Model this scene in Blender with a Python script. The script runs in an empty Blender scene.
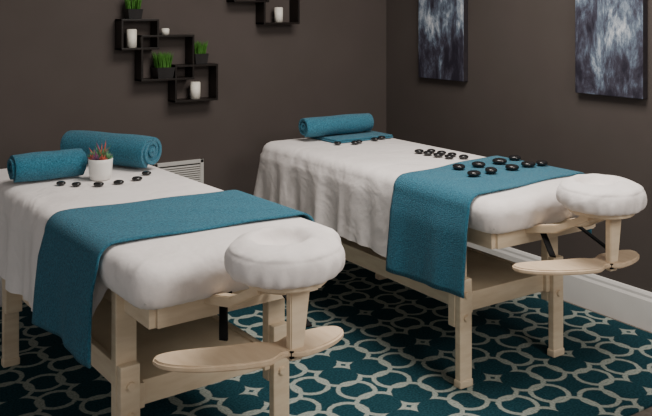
import bpy, bmesh, math, random
from mathutils import Vector, Matrix
random.seed(7)
S=bpy.context.scene
COL=S.collection

# ------------------------------------------------------------------ materials
def new_mat(name, col, rough=0.6, spec=0.4):
    m=bpy.data.materials.new(name); m.use_nodes=True
    b=m.node_tree.nodes['Principled BSDF']
    b.inputs['Base Color'].default_value=(*col,1)
    b.inputs['Roughness'].default_value=rough
    b.inputs['Specular IOR Level'].default_value=spec
    return m,m.node_tree,b
def noise_mat(name,c1,c2,scale=20,rough=.8,bump=.2,bscale=None,dist=.01,spec=.3,stretch=(1,1,1),sheen=0,big=0):
    m,nt,b=new_mat(name,c1,rough,spec)
    N=nt.nodes;L=nt.links
    tc=N.new('ShaderNodeTexCoord'); mp=N.new('ShaderNodeMapping'); mp.inputs['Scale'].default_value=stretch
    L.new(tc.outputs['Object'],mp.inputs['Vector'])
    n=N.new('ShaderNodeTexNoise'); n.inputs['Scale'].default_value=scale; n.inputs['Detail'].default_value=6
    L.new(mp.outputs[0],n.inputs['Vector'])
    r=N.new('ShaderNodeValToRGB'); r.color_ramp.elements[0].position=.3; r.color_ramp.elements[1].position=.7
    r.color_ramp.elements[0].color=(*c1,1); r.color_ramp.elements[1].color=(*c2,1)
    L.new(n.outputs['Fac'],r.inputs[0]); L.new(r.outputs[0],b.inputs['Base Color'])
    if bump>0:
        n2=N.new('ShaderNodeTexNoise'); n2.inputs['Scale'].default_value=bscale or scale; n2.inputs['Detail'].default_value=4
        L.new(mp.outputs[0],n2.inputs['Vector'])
        bp=N.new('ShaderNodeBump'); bp.inputs['Strength'].default_value=bump; bp.inputs['Distance'].default_value=dist
        L.new(n2.outputs['Fac'],bp.inputs['Height']); L.new(bp.outputs[0],b.inputs['Normal'])
        if big:
            n3=N.new('ShaderNodeTexNoise'); n3.inputs['Scale'].default_value=big; n3.inputs['Detail'].default_value=2; n3.inputs['Distortion'].default_value=1.2
            L.new(mp.outputs[0],n3.inputs['Vector'])
            b2=N.new('ShaderNodeBump'); b2.inputs['Strength'].default_value=.38; b2.inputs['Distance'].default_value=.03
            L.new(n3.outputs['Fac'],b2.inputs['Height']); L.new(b2.outputs[0],bp.inputs['Normal'])
    if sheen: b.inputs['Sheen Weight'].default_value=sheen
    return m
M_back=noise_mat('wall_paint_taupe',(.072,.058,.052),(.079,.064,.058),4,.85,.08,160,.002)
M_right=noise_mat('wall_paint_taupe_shaded',(.067,.055,.049),(.074,.061,.055),4,.85,.08,160,.002)  # same taupe as the back wall, right wall's shade mixed into the colour
M_ceil=noise_mat('ceiling_paint',(.6,.58,.55),(.62,.6,.57),5,.9,.05)
M_floor=noise_mat('floor_carpet_taupe',(.14,.12,.10),(.19,.165,.14),60,.95,.4,200)
M_trim=noise_mat('trim_white',(.62,.60,.57),(.66,.64,.61),8,.45,.02)
M_sheet=noise_mat('sheet_cotton',(.78,.725,.70),(.84,.785,.76),6,.85,.36,16,.012,.2,sheen=.12,big=5)
M_towel=noise_mat('terry_teal',(.013,.100,.160),(.044,.220,.315),150,.95,1,300,.008,.1,sheen=.15)
M_wood=noise_mat('maple_wood',(.66,.52,.36),(.76,.63,.46),9,.45,.03,20,.002,.4,stretch=(1,1,5))
M_woodd=noise_mat('maple_plywood',(.60,.45,.30),(.70,.55,.39),7,.4,.02,20,.002,.4,stretch=(5,1,1))
M_black=noise_mat('black_strap',(.006,.006,.007),(.010,.010,.010),40,.8,.1,spec=.1)
M_stone=noise_mat('basalt_stone',(.010,.010,.011),(.018,.017,.017),30,.22,.06,60,.002,.5)
M_shelf=noise_mat('espresso_wood',(.008,.006,.005),(.014,.010,.008),12,.35,.02)
M_candle=noise_mat('candle_wax',(.80,.76,.66),(.85,.81,.72),10,.5,.03)
M_wick=new_mat('wick',(.02,.02,.02))[0]
M_pot=noise_mat('pot_black',(.012,.011,.011),(.02,.018,.018),20,.4,.02)
M_ceramic=noise_mat('ceramic_white',(.72,.70,.66),(.76,.74,.70),8,.3,.02)
M_grass=noise_mat('grass_green',(.04,.15,.015),(.09,.25,.04),60,.6,0)
M_leafg=noise_mat('succulent_green',(.05,.16,.07),(.12,.25,.12),30,.5,0)
M_leafp=noise_mat('succulent_purple',(.12,.05,.12),(.2,.08,.16),30,.5,0)
M_leafr=noise_mat('succulent_coral',(.4,.07,.05),(.5,.14,.08),30,.5,0)
M_soil=noise_mat('soil',(.03,.02,.015),(.05,.035,.025),50,.95,.3)
M_vent=noise_mat('vent_metal',(.50,.48,.45),(.55,.53,.50),10,.4,0)
M_dark=new_mat('vent_gap',(.03,.03,.03))[0]
M_cedge=noise_mat('canvas_edge',(.018,.015,.018),(.03,.025,.03),30,.6,.1)

def rug_mat():
    m,nt,b=new_mat('rug_teal_trellis',(.02,.08,.1),.95,.1)
    N=nt.nodes;L=nt.links
    tc=N.new('ShaderNodeTexCoord')
    nz=N.new('ShaderNodeTexNoise'); nz.inputs['Scale'].default_value=40
    L.new(tc.outputs['Object'],nz.inputs['Vector'])
    def mth(op,a,bb=None,c=None):
        n=N.new('ShaderNodeMath'); n.operation=op
        for i,v in enumerate((a,bb,c)):
            if v is None: continue
            if isinstance(v,(int,float)): n.inputs[i].default_value=v
            else: L.new(v,n.inputs[i])
        return n.outputs[0]
    sp=N.new('ShaderNodeSeparateXYZ'); L.new(tc.outputs['Object'],sp.inputs[0])
    wob=mth('MULTIPLY',mth('SUBTRACT',nz.outputs['Fac'],.5),.010)
    P=.43
    X=mth('ADD',sp.outputs[0],wob); Y=mth('SUBTRACT',sp.outputs[1],wob)
    def fold(v,off):
        t=mth('ADD',v,off+100*P)
        t=mth('MODULO',t,P)
        return mth('ABSOLUTE',mth('SUBTRACT',t,P/2))
    def ring(a,b_,cx,cy,r):
        u=mth('SUBTRACT',a,cx); v=mth('SUBTRACT',b_,cy)
        return mth('ABSOLUTE',mth('SUBTRACT',mth('SQRT',mth('ADD',mth('MULTIPLY',u,u),mth('MULTIPLY',v,v))),r))
    a0=fold(X,0); b0=fold(Y,0); a1=fold(X,P/2); b1=fold(Y,P/2)
    # quatrefoils with diagonal lobes on one lattice, axial quatrefoils on the offset lattice
    d=ring(a0,b0,.175*P,.175*P,.205*P)
    mx1=mth('MAXIMUM',a1,b1); mn1=mth('MINIMUM',a1,b1)
    d=mth('MINIMUM',d,ring(mx1,mn1,.300*P,0,.165*P))
    mr=N.new('ShaderNodeMapRange'); mr.inputs['From Min'].default_value=.0075; mr.inputs['From Max'].default_value=.0115
    mr.inputs['To Min'].default_value=1; mr.inputs['To Max'].default_value=0
    L.new(d,mr.inputs['Value'])
    n2=N.new('ShaderNodeTexNoise'); n2.inputs['Scale'].default_value=120; n2.inputs['Detail'].default_value=5
    L.new(tc.outputs['Object'],n2.inputs['Vector'])
    rt=N.new('ShaderNodeValToRGB'); rt.color_ramp.elements[0].position=.35; rt.color_ramp.elements[1].position=.68
    rt.color_ramp.elements[0].color=(.005,.030,.040,1); rt.color_ramp.elements[1].color=(.017,.066,.084,1)
    rc=N.new('ShaderNodeValToRGB'); rc.color_ramp.elements[0].position=.3; rc.color_ramp.elements[1].position=.7
    rc.color_ramp.elements[0].color=(.21,.25,.22,1); rc.color_ramp.elements[1].color=(.40,.43,.38,1)
    L.new(n2.outputs['Fac'],rt.inputs[0]); L.new(n2.outputs['Fac'],rc.inputs[0])
    mx=N.new('ShaderNodeMix'); mx.data_type='RGBA'
    L.new(mr.outputs[0],mx.inputs[0]); L.new(rt.outputs[0],mx.inputs[6]); L.new(rc.outputs[0],mx.inputs[7])
    L.new(mx.outputs[2],b.inputs['Base Color'])
    n3=N.new('ShaderNodeTexNoise'); n3.inputs['Scale'].default_value=350
    L.new(tc.outputs['Object'],n3.inputs['Vector'])
    bp=N.new('ShaderNodeBump'); bp.inputs['Strength'].default_value=.6; bp.inputs['Distance'].default_value=.004
    L.new(n3.outputs['Fac'],bp.inputs['Height']); L.new(bp.outputs[0],b.inputs['Normal'])
    return m
M_rug=rug_mat()

def art_mat(seed):
    m,nt,b=new_mat('abstract_painting_%d'%seed,(.1,.1,.1),.55,.3)
    N=nt.nodes;L=nt.links
    tc=N.new('ShaderNodeTexCoord'); mp=N.new('ShaderNodeMapping')
    mp.inputs['Scale'].default_value=(1,6,2.4); mp.inputs['Location'].default_value=(seed*3.1,seed*1.7,seed)
    L.new(tc.outputs['Object'],mp.inputs[0])
    n=N.new('ShaderNodeTexNoise'); n.inputs['Scale'].default_value=1.6; n.inputs['Detail'].default_value=14; n.inputs['Roughness'].default_value=.74; n.inputs['Distortion'].default_value=.3
    L.new(mp.outputs[0],n.inputs['Vector'])
    sp=N.new('ShaderNodeSeparateXYZ'); L.new(tc.outputs['Object'],sp.inputs[0])
    mr=N.new('ShaderNodeMapRange'); mr.inputs['From Min'].default_value=-.45; mr.inputs['From Max'].default_value=-.15
    mr.inputs['To Min'].default_value=-.10; mr.inputs['To Max'].default_value=.012
    L.new(sp.outputs[2],mr.inputs['Value'])
    ad=N.new('ShaderNodeMath'); ad.operation='ADD'; L.new(n.outputs['Fac'],ad.inputs[0]); L.new(mr.outputs[0],ad.inputs[1])
    r=N.new('ShaderNodeValToRGB'); e=r.color_ramp.elements
    e[0].position=.36; e[0].color=(.018,.016,.026,1)
    e[1].position=.66; e[1].color=(.68,.70,.72,1)
    for p,c in ((.44,(.048,.045,.065)),(.49,(.085,.10,.14)),(.53,(.14,.18,.235)),(.58,(.32,.36,.42))):
        k=e.new(p); k.color=(*c,1)
    L.new(ad.outputs[0],r.inputs[0]); L.new(r.outputs[0],b.inputs['Base Color'])
    bp=N.new('ShaderNodeBump'); bp.inputs['Strength'].default_value=.3; bp.inputs['Distance'].default_value=.01
    L.new(n.outputs['Fac'],bp.inputs['Height']); L.new(bp.outputs[0],b.inputs['Normal'])
    return m

# ------------------------------------------------------------------ helpers
def mesh_obj(name,verts,faces,mats,parent=None,smooth=True,loc=(0,0,0),rotz=0,fm=None):
    me=bpy.data.meshes.new(name); me.from_pydata([tuple(v) for v in verts],[],faces); me.update()
    if not isinstance(mats,(list,tuple)): mats=[mats]
    for m in mats: me.materials.append(m)
    for i,p in enumerate(me.polygons):
        p.use_smooth=smooth
        if fm: p.material_index=fm[i]
    o=bpy.data.objects.new(name,me); COL.objects.link(o)
    o.location=loc; o.rotation_euler=(0,0,rotz)
    if parent: o.parent=parent
    return o
def bm_obj(name,bm,mats,parent=None,smooth=False,loc=(0,0,0),rotz=0):
    bmesh.ops.recalc_face_normals(bm,faces=bm.faces)
    me=bpy.data.meshes.new(name); bm.to_mesh(me); bm.free()
    if not isinstance(mats,(list,tuple)): mats=[mats]
    for m in mats: me.materials.append(m)
    for p in me.polygons: p.use_smooth=smooth
    o=bpy.data.objects.new(name,me); COL.objects.link(o); o.location=loc; o.rotation_euler=(0,0,rotz)
    if parent: o.parent=parent
    return o
def add_box(bm,lo,hi,bev=0,mi=0,mat=None):
    t=bmesh.new(); bmesh.ops.create_cube(t,size=1)
    c=[(a+b)/2 for a,b in zip(lo,hi)]; s=[b-a for a,b in zip(lo,hi)]
    for v in t.verts: v.co=Vector((v.co.x*s[0]+c[0],v.co.y*s[1]+c[1],v.co.z*s[2]+c[2]))
    if bev: bmesh.ops.bevel(t,geom=t.edges[:],offset=bev,segments=2,affect='EDGES',profile=.6)
    if mat is not None: bmesh.ops.transform(t,matrix=mat,verts=t.verts)
    merge(bm,t,mi)
def merge(bm,t,mi=0):
    vm={}
    for v in t.verts: vm[v]=bm.verts.new(v.co)
    for f in t.faces:
        nf=bm.faces.new([vm[v] for v in f.verts]); nf.material_index=mi; nf.smooth=f.smooth
    t.free()
def add_beam(bm,p0,p1,w0,w1,th,mi=0,side=(1,0,0),bev=.003):
    p0=Vector(p0);p1=Vector(p1);d=(p1-p0).normalized();s=Vector(side);s=(s-d*s.dot(d)).normalized();n=d.cross(s)
    t=bmesh.new(); vs=[]
    for p,w in ((p0,w0),(p1,w1)):
        for a,b in ((-1,-1),(1,-1),(1,1),(-1,1)):
            vs.append(t.verts.new(p+s*a*w/2+n*b*th/2))
    for f in ((0,1,2,3),(7,6,5,4),(0,4,5,1),(1,5,6,2),(2,6,7,3),(3,7,4,0)): t.faces.new([vs[i] for i in f])
    if bev: bmesh.ops.bevel(t,geom=t.edges[:],offset=bev,segments=2,affect='EDGES')
    merge(bm,t,mi)
def add_cyl(bm,c,r,h,axis='z',seg=24,mi=0,r2=None,bev=0):
    t=bmesh.new(); bmesh.ops.create_cone(t,cap_ends=True,segments=seg,radius1=r,radius2=r if r2 is None else r2,depth=h)
    if bev: bmesh.ops.bevel(t,geom=[e for e in t.edges if len(e.link_faces)==2 and min(len(f.verts) for f in e.link_faces)<=4 and max(len(f.verts) for f in e.link_faces)>4],offset=bev,segments=3,affect='EDGES')
    R=Matrix.Identity(4)
    if axis=='x': R=Matrix.Rotation(math.pi/2,4,'Y')
    if axis=='y': R=Matrix.Rotation(math.pi/2,4,'X')
    bmesh.ops.transform(t,matrix=Matrix.Translation(c)@R,verts=t.verts)
    merge(bm,t,mi)
def empty(name,loc,rotz=0):
    e=bpy.data.objects.new(name,None); COL.objects.link(e); e.location=loc; e.rotation_euler=(0,0,rotz); e.empty_display_size=.1
    return e
def sm(t): t=max(0,min(1,t)); return t*t*(3-2*t)
def lerp(a,b,t): return a+(b-a)*t

# ------------------------------------------------------------------ room shell
WX=3.355; WY=4.34; H=2.7; X0=-2.2; Y0=-2.0
def slab(name,lo,hi,m):
    bm=bmesh.new(); add_box(bm,lo,hi); return bm_obj(name,bm,m)
slab('floor',(X0,Y0,-.1),(WX+.1,WY+.1,-.012),M_floor)
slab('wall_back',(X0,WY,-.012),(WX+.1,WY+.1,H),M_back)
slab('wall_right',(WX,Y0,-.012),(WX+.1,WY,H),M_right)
slab('ceiling',(X0,Y0,H),(WX+.1,WY+.1,H+.1),M_ceil)
def baseboard(name,along,a,b):
    prof=[(0,-.012),(.018,-.012),(.018,.125),(.012,.138),(.012,.150),(.006,.162),(0,.165)]
    vs=[];fs=[]
    for s in (a,b):
        for d,z in prof:
            vs.append((s,WY-d,z) if along=='x' else (WX-d,s,z))
    n=len(prof)
    for i in range(n-1): fs.append((i,i+1,n+i+1,n+i))
    fs.append(tuple(range(n))); fs.append(tuple(range(2*n-1,n-1,-1)))
    o=mesh_obj(name,vs,fs,M_trim,smooth=False)
baseboard('baseboard_back','x',X0,WX-.018)
baseboard('baseboard_right','y',Y0,WY)
bm=bmesh.new(); add_box(bm,(-1.6,1.88,-.012),(3.30,4.29,0),.004)
bm_obj('area_rug',bm,M_rug)

# ------------------------------------------------------------------ massage tables
W=.725; LEN=1.78; ZT=.77
def make_sheet(parent,seed):
    rnd=random.Random(seed)
    a=W/2; b=LEN/2; R=.085
    per=[]
    def arc(cx,cy,a0,n):
        for i in range(n):
            th=a0+math.pi/2*i/n; per.append(((cx+R*math.cos(th),cy+R*math.sin(th)),(math.cos(th),math.sin(th))))
    def segn(p,q,n,nr):
        for i in range(n): t=i/n; per.append(((p[0]+(q[0]-p[0])*t,p[1]+(q[1]-p[1])*t),nr))
    segn((a,-b+R),(a,b-R),190,(1,0)); arc(a-R,b-R,0,16)
    segn((a-R,b),(-a+R,b),60,(0,1)); arc(-a+R,b-R,math.pi/2,16)
    segn((-a,b-R),(-a,-b+R),190,(-1,0)); arc(-a+R,-b+R,math.pi,16)
    segn((-a+R,-b),(a-R,-b),60,(0,-1)); arc(a-R,-b+R,1.5*math.pi,16)
    n=len(per)
    ph=[rnd.uniform(0,6.28) for _ in range(6)]
    rings=[]
    K=10
    for k in range(K):
        t=k/(K-1)
        ring=[]
        for (x,y),nr in per:
            mx,my=0,max(-(b-a),min(b-a,y))
            ex,ey=x-nr[0]*.055,y-nr[1]*.055
            X=lerp(mx,ex,t);Y=lerp(my,ey,t)
            z=ZT+.0022*math.sin(9*X+5*Y+ph[0])*math.sin(6*Y-4*X+ph[1]) - .004*t**6
            ring.append((X+W/2,Y+b,z))
        rings.append(ring)
    for th in (15,35,55,75,90):
        t=math.radians(th); ring=[]
        for (x,y),nr in per:
            r=.055
            d=-r+r*math.sin(t); z=ZT-.004-r*.95*(1-math.cos(t))
            wr=.0015*math.sin((x+y)*60+ph[2])*math.sin(t)
            ring.append((x+nr[0]*(d+wr)+W/2,y+nr[1]*(d+wr)+b,z))
        rings.append(ring)
    zs=ZT-.056
    M=14
    for k in range(1,M+1):
        v=k/M; ring=[]
        for i,((x,y),nr) in enumerate(per):
            yl=y+b
            g=sm((yl-.30)/.14)
            tt=v*math.pi*.62
            fd=-.035*(1-math.cos(tt))*1.1; fz=zs-.075*math.sin(min(tt,math.pi/2))- (0 if tt<math.pi/2 else -.004)
            rip=.0022*math.sin(i*1.7+ph[3])*v
            u=(y if abs(nr[0])>.7 else x)
            q1=math.sin(u*21+ph[0]+.8*math.sin(u*5)); 
            f=(q1*abs(q1)**.3)*.55+math.sin(u*39+ph[1]+1.8*v)*.33+math.sin(u*71+ph[4]-1.2*v)*.18*v
            run=1-sm((yl-.55)/.30)
            amp=lerp(.025,.003,run)
            cf=math.exp(-((yl-LEN+.02)/.12)**2)
            hd=.006+ (f*amp+.010)*v**.7 + .022*cf*v + (1-run)*.004
            hemz=.435+.012*math.sin(u*5+ph[5])+.05*cf
            hz=lerp(zs,hemz,v)
            d=lerp(fd+rip,hd,g); z=lerp(fz,hz,g)
            ring.append((x+nr[0]*d+W/2,y+nr[1]*d+b,z))
        rings.append(ring)
    vs=[p for r in rings for p in r]; fs=[]
    for k in range(len(rings)-1):
        for i in range(n):
            j=(i+1)%n; fs.append((k*n+i,k*n+j,(k+1)*n+j,(k+1)*n+i))
    o=mesh_obj('sheet',vs,fs,M_sheet,parent)
    bm=bmesh.new(); bm.from_mesh(o.data); bmesh.ops.remove_doubles(bm,verts=bm.verts,dist=1e-5)
    bmesh.ops.recalc_face_normals(bm,faces=bm.faces); bm.to_mesh(o.data); bm.free()
    return o

def make_cradle(parent):
    cx,cy,cz=W/2-.03,-.208,.846
    prof=[(.003,-.032),(.02,-.032),(.038,-.030),(.054,-.023),(.064,-.011),(.073,-.002),(.082,.002),(.094,.003),(.112,.001),(.130,-.004),(.144,-.010),(.151,-.016),(.152,-.021),(.156,-.025),(.161,-.034),(.164,-.047),(.164,-.059),(.160,-.072),(.154,-.081),(.146,-.087),(.135,-.091),(.12,-.092),(.08,-.091),(.004,-.091)]
    n=120; vs=[];fs=[]
    for k,(r,z) in enumerate(prof):
        for i in range(n):
            th=2*math.pi*i/n
            rr=r
            low=max(0,min(1,(-z-.03)/.04)) if k>11 else 0
            rr+=.0030*math.sin(th*21+k*.25+1.3*math.sin(3*th))*low
            if k>9: rr+=.0016*math.sin(th*7+k*.6)
            rr*=1+.04*math.cos(2*th)
            w=max(0,1-(r/.13)**2)
            dx=rr*math.cos(th)*(1+.14*w); dy=rr*math.sin(th)*.93+.030*w
            zz=z+(.0012*math.sin(th*9+r*60) if 4<k<12 else 0)
            vs.append((cx+dx,cy+dy,cz+zz+dy*.05))
    for k in range(len(prof)-1):
        for i in range(n):
            j=(i+1)%n; fs.append((k*n+i,(k+1)*n+i,(k+1)*n+j,k*n+j))
    fs.append(tuple(range(n))); fs.append(tuple(range(len(prof)*n-1,(len(prof)-1)*n-1,-1)))
    o=mesh_obj('cradle_pad',vs,fs,M_sheet,parent)
    md=o.modifiers.new('s','SUBSURF'); md.levels=1; md.render_levels=1
    bm=bmesh.new()
    add_cyl(bm,(cx,cy,.744),.115,.018,seg=48,bev=.003)
    for s in (-1,1):
        add_beam(bm,(cx+s*.085,cy-.02,.734),(cx+s*.085,cy+.13,.655),.032,.036,.024,side=(1,0,0))
        add_beam(bm,(cx+s*.085,cy+.12,.660),(cx+s*.085,.12,.615),.036,.034,.03,side=(1,0,0))
    add_beam(bm,(cx-.1,cy-.0,.727),(cx+.1,cy-.0,.727),.04,.04,.02,side=(0,1,0))
    add_beam(bm,(cx+.012,cy-.045,.736),(cx-.002,cy-.045,.535),.066,.038,.024,side=(1,0,0))
    bm_obj('cradle_frame',bm,M_wood,parent)
    N=72; C=Vector((cx-.076,-.160)); ang=math.radians(-13)
    up=[];dn=[]
    for i in range(N+1):
        u=-1+2*i/N; au=abs(u)
        x=u*.268
        y=-.060*(1-au**1.6)
        w=.066*(max(0,1-au**4.0))**.5*(1-.40*math.exp(-((u-.22)/.12)**2))
        for L_,sg in ((up,1),(dn,-1)):
            yy=y+w*sg
            L_.append((C.x+x*math.cos(ang)-yy*math.sin(ang),C.y+x*math.sin(ang)+yy*math.cos(ang)))
    loop=dn+up[::-1]; cl=[]
    for p in loop:
        if not cl or (Vector(p)-Vector(cl[-1])).length>1e-4: cl.append(p)
    if (Vector(cl[0])-Vector(cl[-1])).length<1e-4: cl.pop()
    t=bmesh.new(); vv=[t.verts.new((x,y,.549)) for x,y in cl]; f=t.faces.new(vv)
    r=bmesh.ops.extrude_face_region(t,geom=[f])
    for v in r['geom']:
        if isinstance(v,bmesh.types.BMVert): v.co.z+=.018
    bmesh.ops.recalc_face_normals(t,faces=t.faces)
    bmesh.ops.bevel(t,geom=[e for e in t.edges if max(len(f.verts) for f in e.link_faces)>4],offset=.005,segments=3,affect='EDGES')
    bm_obj('arm_shelf',t,M_woodd,parent)
    bm=bmesh.new()
    add_beam(bm,(.275,.030,.645),(.205,-.095,.565),.024,.024,.008,side=(1,0,0),bev=.001)
    add_beam(bm,(.46,.045,.640),(.45,-.155,.565),.018,.018,.006,side=(1,0,0),bev=.001)
    add_beam(bm,(.25,.03,.645),(.30,.03,.645),.035,.035,.02,side=(0,0,1),bev=.003)
    add_beam(bm,(cx-.026,cy-.060,.556),(cx+.024,cy-.060,.556),.020,.020,.010,side=(0,0,1),bev=.001)
    bm_obj('straps',bm,M_black,parent)

def make_table(loc,rot,seed):
    e=empty('massage_table',loc,rot)
    bm=bmesh.new(); add_box(bm,(.02,.02,.648),(W-.02,LEN-.02,.752),.035); bm_obj('padded_top',bm,M_trim,e,True)
    bm=bmesh.new()
    lx=(.072,W-.122); ly=(.27,LEN-.36)
    for x in (.075,W-.075): add_box(bm,(x-.011,.075,.572),(x+.011,LEN-.075,.645),.003)
    for y in (.075,LEN/2,LEN-.075): add_box(bm,(.086,y-.011,.572),(W-.086,y+.011,.645),.003)
    bm_obj('deck_frame',bm,M_wood,e)
    k=1
    for x in lx:
        for y in ly:
            q=-1 if y<LEN/2 else 1
            bm=bmesh.new()
            add_box(bm,(x-.033,y-.019,.23),(x+.033,y+.019,.64),.004)
            ya,yb=sorted((y+q*.0195,y+q*.0495))
            add_box(bm,(x-.031,ya,.012),(x+.031,yb,.42),.004)
            add_box(bm,(x-.034,y+q*.034-.020,.0),(x+.034,y+q*.034+.020,.03),.006)
            for z in (.27,.36):
                add_cyl(bm,(x,y+q*.053,z),.013,.014,'y',20,bev=.002)
            bm_obj('leg_%d'%k,bm,M_wood,e); k+=1
    bm=bmesh.new()
    for x in lx: 
        d=.043 if x<W/2 else -.043
        add_box(bm,(x-.011+d,ly[0]-.03,.275),(x+.011+d,ly[1]+.03,.350),.003)
    for y in ly: add_box(bm,(lx[0]+.032,y-.012,.275),(lx[1]-.032,y+.012,.350),.003)
    for y in ly: add_box(bm,(lx[0]+.032,y-.010,.55),(lx[1]-.032,y+.010,.64),.003)
    bm_obj('stretchers',bm,M_wood,e)
    bm=bmesh.new(); add_box(bm,(lx[0]+.055,ly[0]+.012,.335),(lx[1]-.055,ly[1]-.012,.345),.002); bm_obj('storage_shelf',bm,M_wood,e)
    make_sheet(e,seed); make_cradle(e)
    return e
TRL=(2.145,2.14,0); TLL=(.79,2.10,0)
make_table(TRL,0,3)
make_table(TLL,math.radians(3),11)

def make_runner(loc,rot,y0l,y1l,y0r,y1r,zl,zr,seed):
    rnd=random.Random(seed); off=.016; r=.062
    path=[]
    n1=16
    for i in range(n1): path.append((-off,lerp(zl,ZT-.056,i/n1),1-i/n1,-1))
    for i in range(9):
        th=math.pi/2*i/8; path.append((-off+r-r*math.cos(th)+.002,ZT-.052+ (.052+.008)*math.sin(th),0,-1))
    for i in range(1,24): path.append((lerp(-off+r,W+off-r,i/24),ZT+.0085,0,0))
    for i in range(9):
        th=math.pi/2*i/8; path.append((W+off-r+r*math.sin(th),ZT-.052+.060*math.cos(th),0,1))
    for i in range(1,n1+1): path.append((W+off,lerp(ZT-.056,zr,i/n1),i/n1,1))
    NY=36; vs=[];fs=[]
    tot=len(path)
    p1,p2=rnd.uniform(0,6),rnd.uniform(0,6)
    for k,(x,z,h,sd) in enumerate(path):
        t=sm(max(0,min(1,x/W)))
        for j in range(NY+1):
            v=j/NY
            y=lerp(lerp(y0l,y0r,t),lerp(y1l,y1r,t),v)
            y+=.003*math.sin(k*.35+p1)+ (.006*h if sd<0 else 0)*(1-2*v)
            wave=(.012+.008*math.sin(v*9+p2)+.003*math.sin(v*21+p1))*h+.008*h*sm((v-.6)/.4)
            vs.append((x+sd*(wave+.012*min(1,h*4)),y,z+.0012*math.sin(v*14+k*.5)*(1 if sd==0 else 0)+ (.006*math.sin(v*5+p1)*h if sd else 0)))
    for k in range(tot-1):
        for j in range(NY):
            a=k*(NY+1)+j; fs.append((a,a+1,a+NY+2,a+NY+1))
    o=mesh_obj('towel_runner',vs,fs,M_towel,None,True,loc,rot)
    md=o.modifiers.new('t','SOLIDIFY'); md.thickness=.007; md.offset=0
    return o
make_runner(TRL,0,.112,.565,.175,.67,.392,.50,1)
make_runner(TLL,math.radians(3),.26,.735,.225,.68,.428,.56,2)

# ------------------------------------------------------------------ towels
def rolled_towel(loc,rot,length,R,seed=0):
    turns=3.6; pitch=R*.23; N=int(turns*44); nl=14; vs=[];fs=[]
    start=-math.pi*.62
    for i in range(N+1):
        f=i/N; th=start-f*turns*2*math.pi; r=R-pitch*.5-pitch*f*turns
        r=max(r,.004)
        for j in range(nl+1):
            v=j/nl; x=(v-.5)*(length-.012*math.sin(f*9+seed))
            rr=r*(1-.05*abs(2*v-1)**4)+.0012*math.sin(v*11+th*2+seed)
            zz=rr*math.sin(th)
            vs.append((x,rr*math.cos(th),R+zz*(.96 if zz>0 else .985)))
    for i in range(N):
        for j in range(nl):
            a=i*(nl+1)+j; fs.append((a,a+1,a+nl+2,a+nl+1))
    o=mesh_obj('rolled_towel',vs,fs,M_towel,None,True,loc,rot)
    md=o.modifiers.new('t','SOLIDIFY'); md.thickness=pitch*.86; md.offset=0
    b=o.modifiers.new('b','BEVEL'); b.width=.003; b.segments=2; b.limit_method='ANGLE'
    return o
rolled_towel((.905,3.44,ZT+.002),math.radians(2),.290,.064,1)
rolled_towel((1.232,3.625,ZT+.002),math.atan2(-.42,.24),.47,.079,2.3)
rolled_towel((2.54,3.735,ZT+.020),math.radians(1),.43,.058,4)
bm=bmesh.new()
for i in range(2): add_box(bm,(2.43+.004*i,3.57+.003*i,ZT+.001+i*.0095),(2.81-.003*i,3.86,ZT+.010+i*.0095),.004)
bm_obj('folded_towel',bm,M_towel,smooth=True)

# ------------------------------------------------------------------ stones
def stones(name,pts,z):
    rnd=random.Random(len(pts)); vs=[];fs=[]
    for p in pts:
        x,y,r=p[:3]; dz=p[3] if len(p)>3 else 0
        n=20;mm=10;base=len(vs); a=rnd.uniform(.85,1.1);rot=rnd.uniform(0,3.1);h=r*.42;ph=rnd.uniform(0,6)
        for k in range(mm+1):
            t=math.pi*k/mm-math.pi/2
            cr=abs(math.cos(t))**.75; zz=math.copysign(abs(math.sin(t))**.9,math.sin(t))
            for i in range(n):
                th=2*math.pi*i/n; R=r*cr*(1+.05*math.sin(2*th+ph)+.03*math.sin(3*th))
                X=R*math.cos(th);Y=R*a*math.sin(th)
                vs.append((x+X*math.cos(rot)-Y*math.sin(rot),y+X*math.sin(rot)+Y*math.cos(rot),z+dz+h+h*zz))
        for k in range(mm):
            for i in range(n):
                j=(i+1)%n; fs.append((base+k*n+i,base+k*n+j,base+(k+1)*n+j,base+(k+1)*n+i))
    mesh_obj(name,vs,fs,M_stone)
stones('massage_stones',[(.924,3.31,.019),(.969,3.255,.019),(1.042,3.205,.021),(1.121,3.20,.020),(1.207,3.225,.021),(1.285,3.32,.019)],ZT+.002)
stones('massage_stones',[(2.413,3.535,.021),(2.50,3.50,.022),(2.535,3.515,.020),(2.655,3.535,.022),(2.72,3.56,.022),
 (2.60,3.10,.023),(2.655,3.075,.023),(2.60,3.035,.024),(2.665,3.01,.022),(2.605,2.965,.024),(2.67,2.94,.023),(2.615,2.90,.024),(2.67,2.86,.024)],ZT+.003)
stones('massage_stones',[(2.43,2.634,.029),(2.544,2.630,.028),(2.677,2.635,.030),(2.80,2.66,.028),
 (2.382,2.49,.028),(2.487,2.498,.030),(2.614,2.50,.029),(2.725,2.51,.030),(2.80,2.50,.028)],ZT+.0135)

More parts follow.
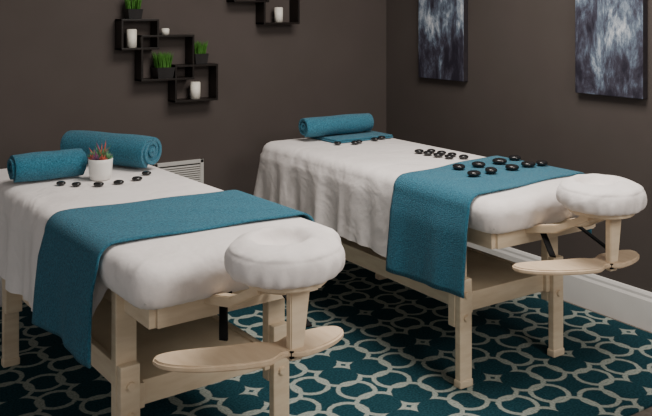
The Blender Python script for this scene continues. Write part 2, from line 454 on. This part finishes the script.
# ------------------------------------------------------------------ succulent pot
def potted_succulent(loc):
    e=empty('potted_succulent',loc)
    prof=[(.0,.0),(.036,0),(.042,.004),(.046,.03),(.049,.07),(.050,.085),(.047,.0865),(.044,.082),(.043,.072),(.0,.070)]
    n=40;vs=[];fs=[];fm=[]
    for r,z in prof:
        for i in range(n):
            th=2*math.pi*i/n; vs.append((max(r,.0005)*math.cos(th),max(r,.0005)*math.sin(th),z))
    for k in range(len(prof)-1):
        for i in range(n):
            j=(i+1)%n; fs.append((k*n+i,k*n+j,(k+1)*n+j,(k+1)*n+i)); fm.append(1 if k==len(prof)-2 else 0)
    mesh_obj('pot',vs,fs,[M_ceramic,M_soil],e,fm=fm)
    vs=[];fs=[];fm=[]
    def leaf(o,d,l,w,m):
        d=Vector(d).normalized(); s=d.cross(Vector((0,0,1)));
        if s.length<.1: s=Vector((1,0,0))
        s.normalize(); n2=s.cross(d); o=Vector(o); b=len(vs)
        for t,ww in ((0,.45),(.35,1),(.7,.8),(1,.08)):
            c=o+d*l*t+Vector((0,0,.15*l*t*t))
            for q in range(6):
                a=q*math.pi/3; vs.append(c+s*math.cos(a)*w*ww+n2*math.sin(a)*w*ww*.4)
        for k in range(3):
            for q in range(6):
                fs.append((b+k*6+q,b+k*6+(q+1)%6,b+(k+1)*6+(q+1)%6,b+(k+1)*6+q)); fm.append(m)
        fs.append(tuple(b+18+q for q in range(6))); fm.append(m)
    rnd=random.Random(5)
    for (cx,cy,m,l) in ((0,0,0,.05),(-.022,-.015,1,.035),(.022,-.018,0,.036),(.018,.02,1,.04),(-.02,.02,0,.04),(0,-.028,2,.026),(-.03,0,2,.03),(.032,.004,0,.03)):
        for i in range(13):
            th=i*2.4; el=.35+i*.08
            leaf((cx,cy,.078),(math.cos(th)*math.cos(el),math.sin(th)*math.cos(el),math.sin(el)),l*(.75+.25*rnd.random()),.0055,m)
    for i in range(20):
        th=rnd.uniform(0,6.28); el=rnd.uniform(.35,1.3)
        leaf((rnd.uniform(-.02,.02),rnd.uniform(-.02,.02),.08),(math.cos(th)*math.cos(el),math.sin(th)*math.cos(el),math.sin(el)),rnd.uniform(.05,.078),.003,rnd.choice((0,0,2,1)))
    mesh_obj('rosettes',vs,fs,[M_leafg,M_leafp,M_leafr],e,fm=fm)
potted_succulent((1.09,3.33,ZT+.003))

# ------------------------------------------------------------------ wall shelves
YF=WY-.105
def shelf_unit(loc,boxes):
    bm=bmesh.new(); t=.011
    for (xa,xb,za,zb) in boxes:
        add_box(bm,(xa,0,za),(xb,.104,za+t),.001); add_box(bm,(xa,0,zb-t),(xb,.104,zb),.001)
        add_box(bm,(xa,0.0003,za),(xa+t,.1037,zb),.001); add_box(bm,(xb-t,0.0003,za),(xb,.1037,zb),.001)
    return bm_obj('cube_wall_shelf',bm,M_shelf,loc=loc)
shelf_unit((0,YF,0),[(1.500,1.712,1.262,1.428),(1.610,1.920,1.090,1.340),(1.805,2.066,.965,1.172)])
shelf_unit((0,YF,0),[(2.365,2.612,1.395,1.64),(2.170,2.400,1.525,1.80)])
def candle(x,y,z,r,h):
    bm=bmesh.new(); add_cyl(bm,(x,y,z+h/2),r,h,seg=32,bev=.003,mi=0); add_cyl(bm,(x,y,z+h+.005),.0012,.012,seg=8,mi=1)
    o=bm_obj('pillar_candle',bm,[M_candle,M_wick])
    for p in o.data.polygons: p.use_smooth=abs(p.normal.z)<.5
YC=YF+.045
candle(1.572,YC,1.2735,.027,.10)
candle(1.765,YC,1.3405,.022,.036)
candle(1.945,YC,.9765,.029,.095)
candle(2.49,YC,1.4065,.026,.09)
def grass_pot(x,y,z,w,h,gh,n=260,seed=1):
    e=empty('potted_grass',(x,y,z)); rnd=random.Random(seed)
    bm=bmesh.new(); t=bmesh.new(); bmesh.ops.create_cube(t,size=1)
    for v in t.verts:
        k=1 if v.co.z>0 else .82
        v.co=Vector((v.co.x*w*k,v.co.y*w*k,(v.co.z+.5)*h))
    topf=[f for f in t.faces if f.normal.z>.9]
    bmesh.ops.inset_region(t,faces=topf,thickness=w*.07); 
    for v in topf[0].verts: v.co.z-=h*.12
    bmesh.ops.bevel(t,geom=[ed for ed in t.edges],offset=.0015,segments=2,affect='EDGES')
    merge(bm,t); bm_obj('pot',bm,M_pot,e)
    vs=[];fs=[]
    for i in range(n):
        a=rnd.uniform(0,6.28);rr=math.sqrt(rnd.random())*w*.42
        bx,by=rr*math.cos(a),rr*math.sin(a)
        l=gh*rnd.uniform(.7,1.0); ln=rr/w*1.0+rnd.uniform(-.1,.1); aa=a+rnd.uniform(-.6,.6)
        dx,dy=math.cos(aa)*ln*l*.6,math.sin(aa)*ln*l*.6
        s=rnd.uniform(0,3.14); sx,sy=math.cos(s)*.0016,math.sin(s)*.0016; b=len(vs); zb=h*.86
        vs+= [(bx-sx,by-sy,zb),(bx+sx,by+sy,zb),(bx+dx*.4+sx,by+dy*.4+sy,zb+l*.55),(bx+dx*.4-sx,by+dy*.4-sy,zb+l*.55),(bx+dx,by+dy,zb+l)]
        fs+= [(b,b+1,b+2,b+3),(b+3,b+2,b+4)]
    mesh_obj('grass',vs,fs,M_grass,e,smooth=False)
grass_pot(1.580,YC,1.4285,.085,.055,.085,seed=1)
grass_pot(1.750,YC,1.1015,.105,.062,.10,n=320,seed=2)
grass_pot(1.968,YC,1.1725,.085,.060,.085,seed=3)

# ------------------------------------------------------------------ vent
bm=bmesh.new(); vx0,vx1,vz0,vz1=1.72,2.02,.43,.622
add_box(bm,(vx0,WY-.014,vz1-.022),(vx1,WY,vz1),.003); add_box(bm,(vx0,WY-.014,vz0),(vx1,WY,vz0+.022),.003)
add_box(bm,(vx0,WY-.014,vz0),(vx0+.022,WY,vz1),.003); add_box(bm,(vx1-.022,WY-.014,vz0),(vx1,WY,vz1),.003)
add_box(bm,(vx0+.01,WY-.003,vz0+.01),(vx1-.01,WY,vz1-.01),0,1)
z=vz0+.032
while z<vz1-.025:
    add_box(bm,(vx0+.02,-.006,-.0012),(vx1-.02,.006,.0012),0,0,Matrix.Translation((0,WY-.009,z))@Matrix.Rotation(.6,4,'X')); z+=.0125
bm_obj('wall_vent',bm,[M_vent,M_dark])

# ------------------------------------------------------------------ art
def canvas(y0,y1,seed):
    z0,z1=1.060,1.96
    bm=bmesh.new()
    add_box(bm,(-.036,-(y1-y0)/2,-(z1-z0)/2),(0,(y1-y0)/2,(z1-z0)/2),.003)
    o=bm_obj('abstract_canvas_painting',bm,[M_cedge,art_mat(seed)],loc=(WX-.001,(y0+y1)/2,(z0+z1)/2))
    for p in o.data.polygons:
        if p.normal.x<-.9: p.material_index=1
canvas(3.555,3.965,1); canvas(2.355,2.745,4)

# ------------------------------------------------------------------ lights
def area(name,loc,tgt,size,power,col,sy=None):
    l=bpy.data.lights.new(name,'AREA'); l.energy=power; l.color=col; l.size=size
    if sy: l.shape='RECTANGLE'; l.size_y=sy
    o=bpy.data.objects.new(name,l); COL.objects.link(o); o.location=loc
    o.rotation_euler=(Vector(tgt)-Vector(loc)).to_track_quat('-Z','Y').to_euler(); return o
area('front_fill',(2.1,2.2,2.66),(2.1,2.2,0),1.1,70,(1,.94,.875))
area('front_fill',(2.0,-.4,2.4),(1.7,2.6,.4),1.1,54,(1,.94,.875))  # added fill from the front, out of view; not a room fixture
w=bpy.data.worlds.new('world'); S.world=w; w.use_nodes=True
w.node_tree.nodes['Background'].inputs[0].default_value=(.95,.93,.92,1)
w.node_tree.nodes['Background'].inputs[1].default_value=.52

# ------------------------------------------------------------------ camera
cd=bpy.data.cameras.new('camera'); cam=bpy.data.objects.new('camera',cd); COL.objects.link(cam); S.camera=cam
cd.sensor_width=36; cd.lens=36*820/652; cd.shift_y=-(208-15)/652; cd.clip_start=.05
cam.location=(0,0,1.45); cam.rotation_euler=(math.pi/2,0,-math.radians(33.5))
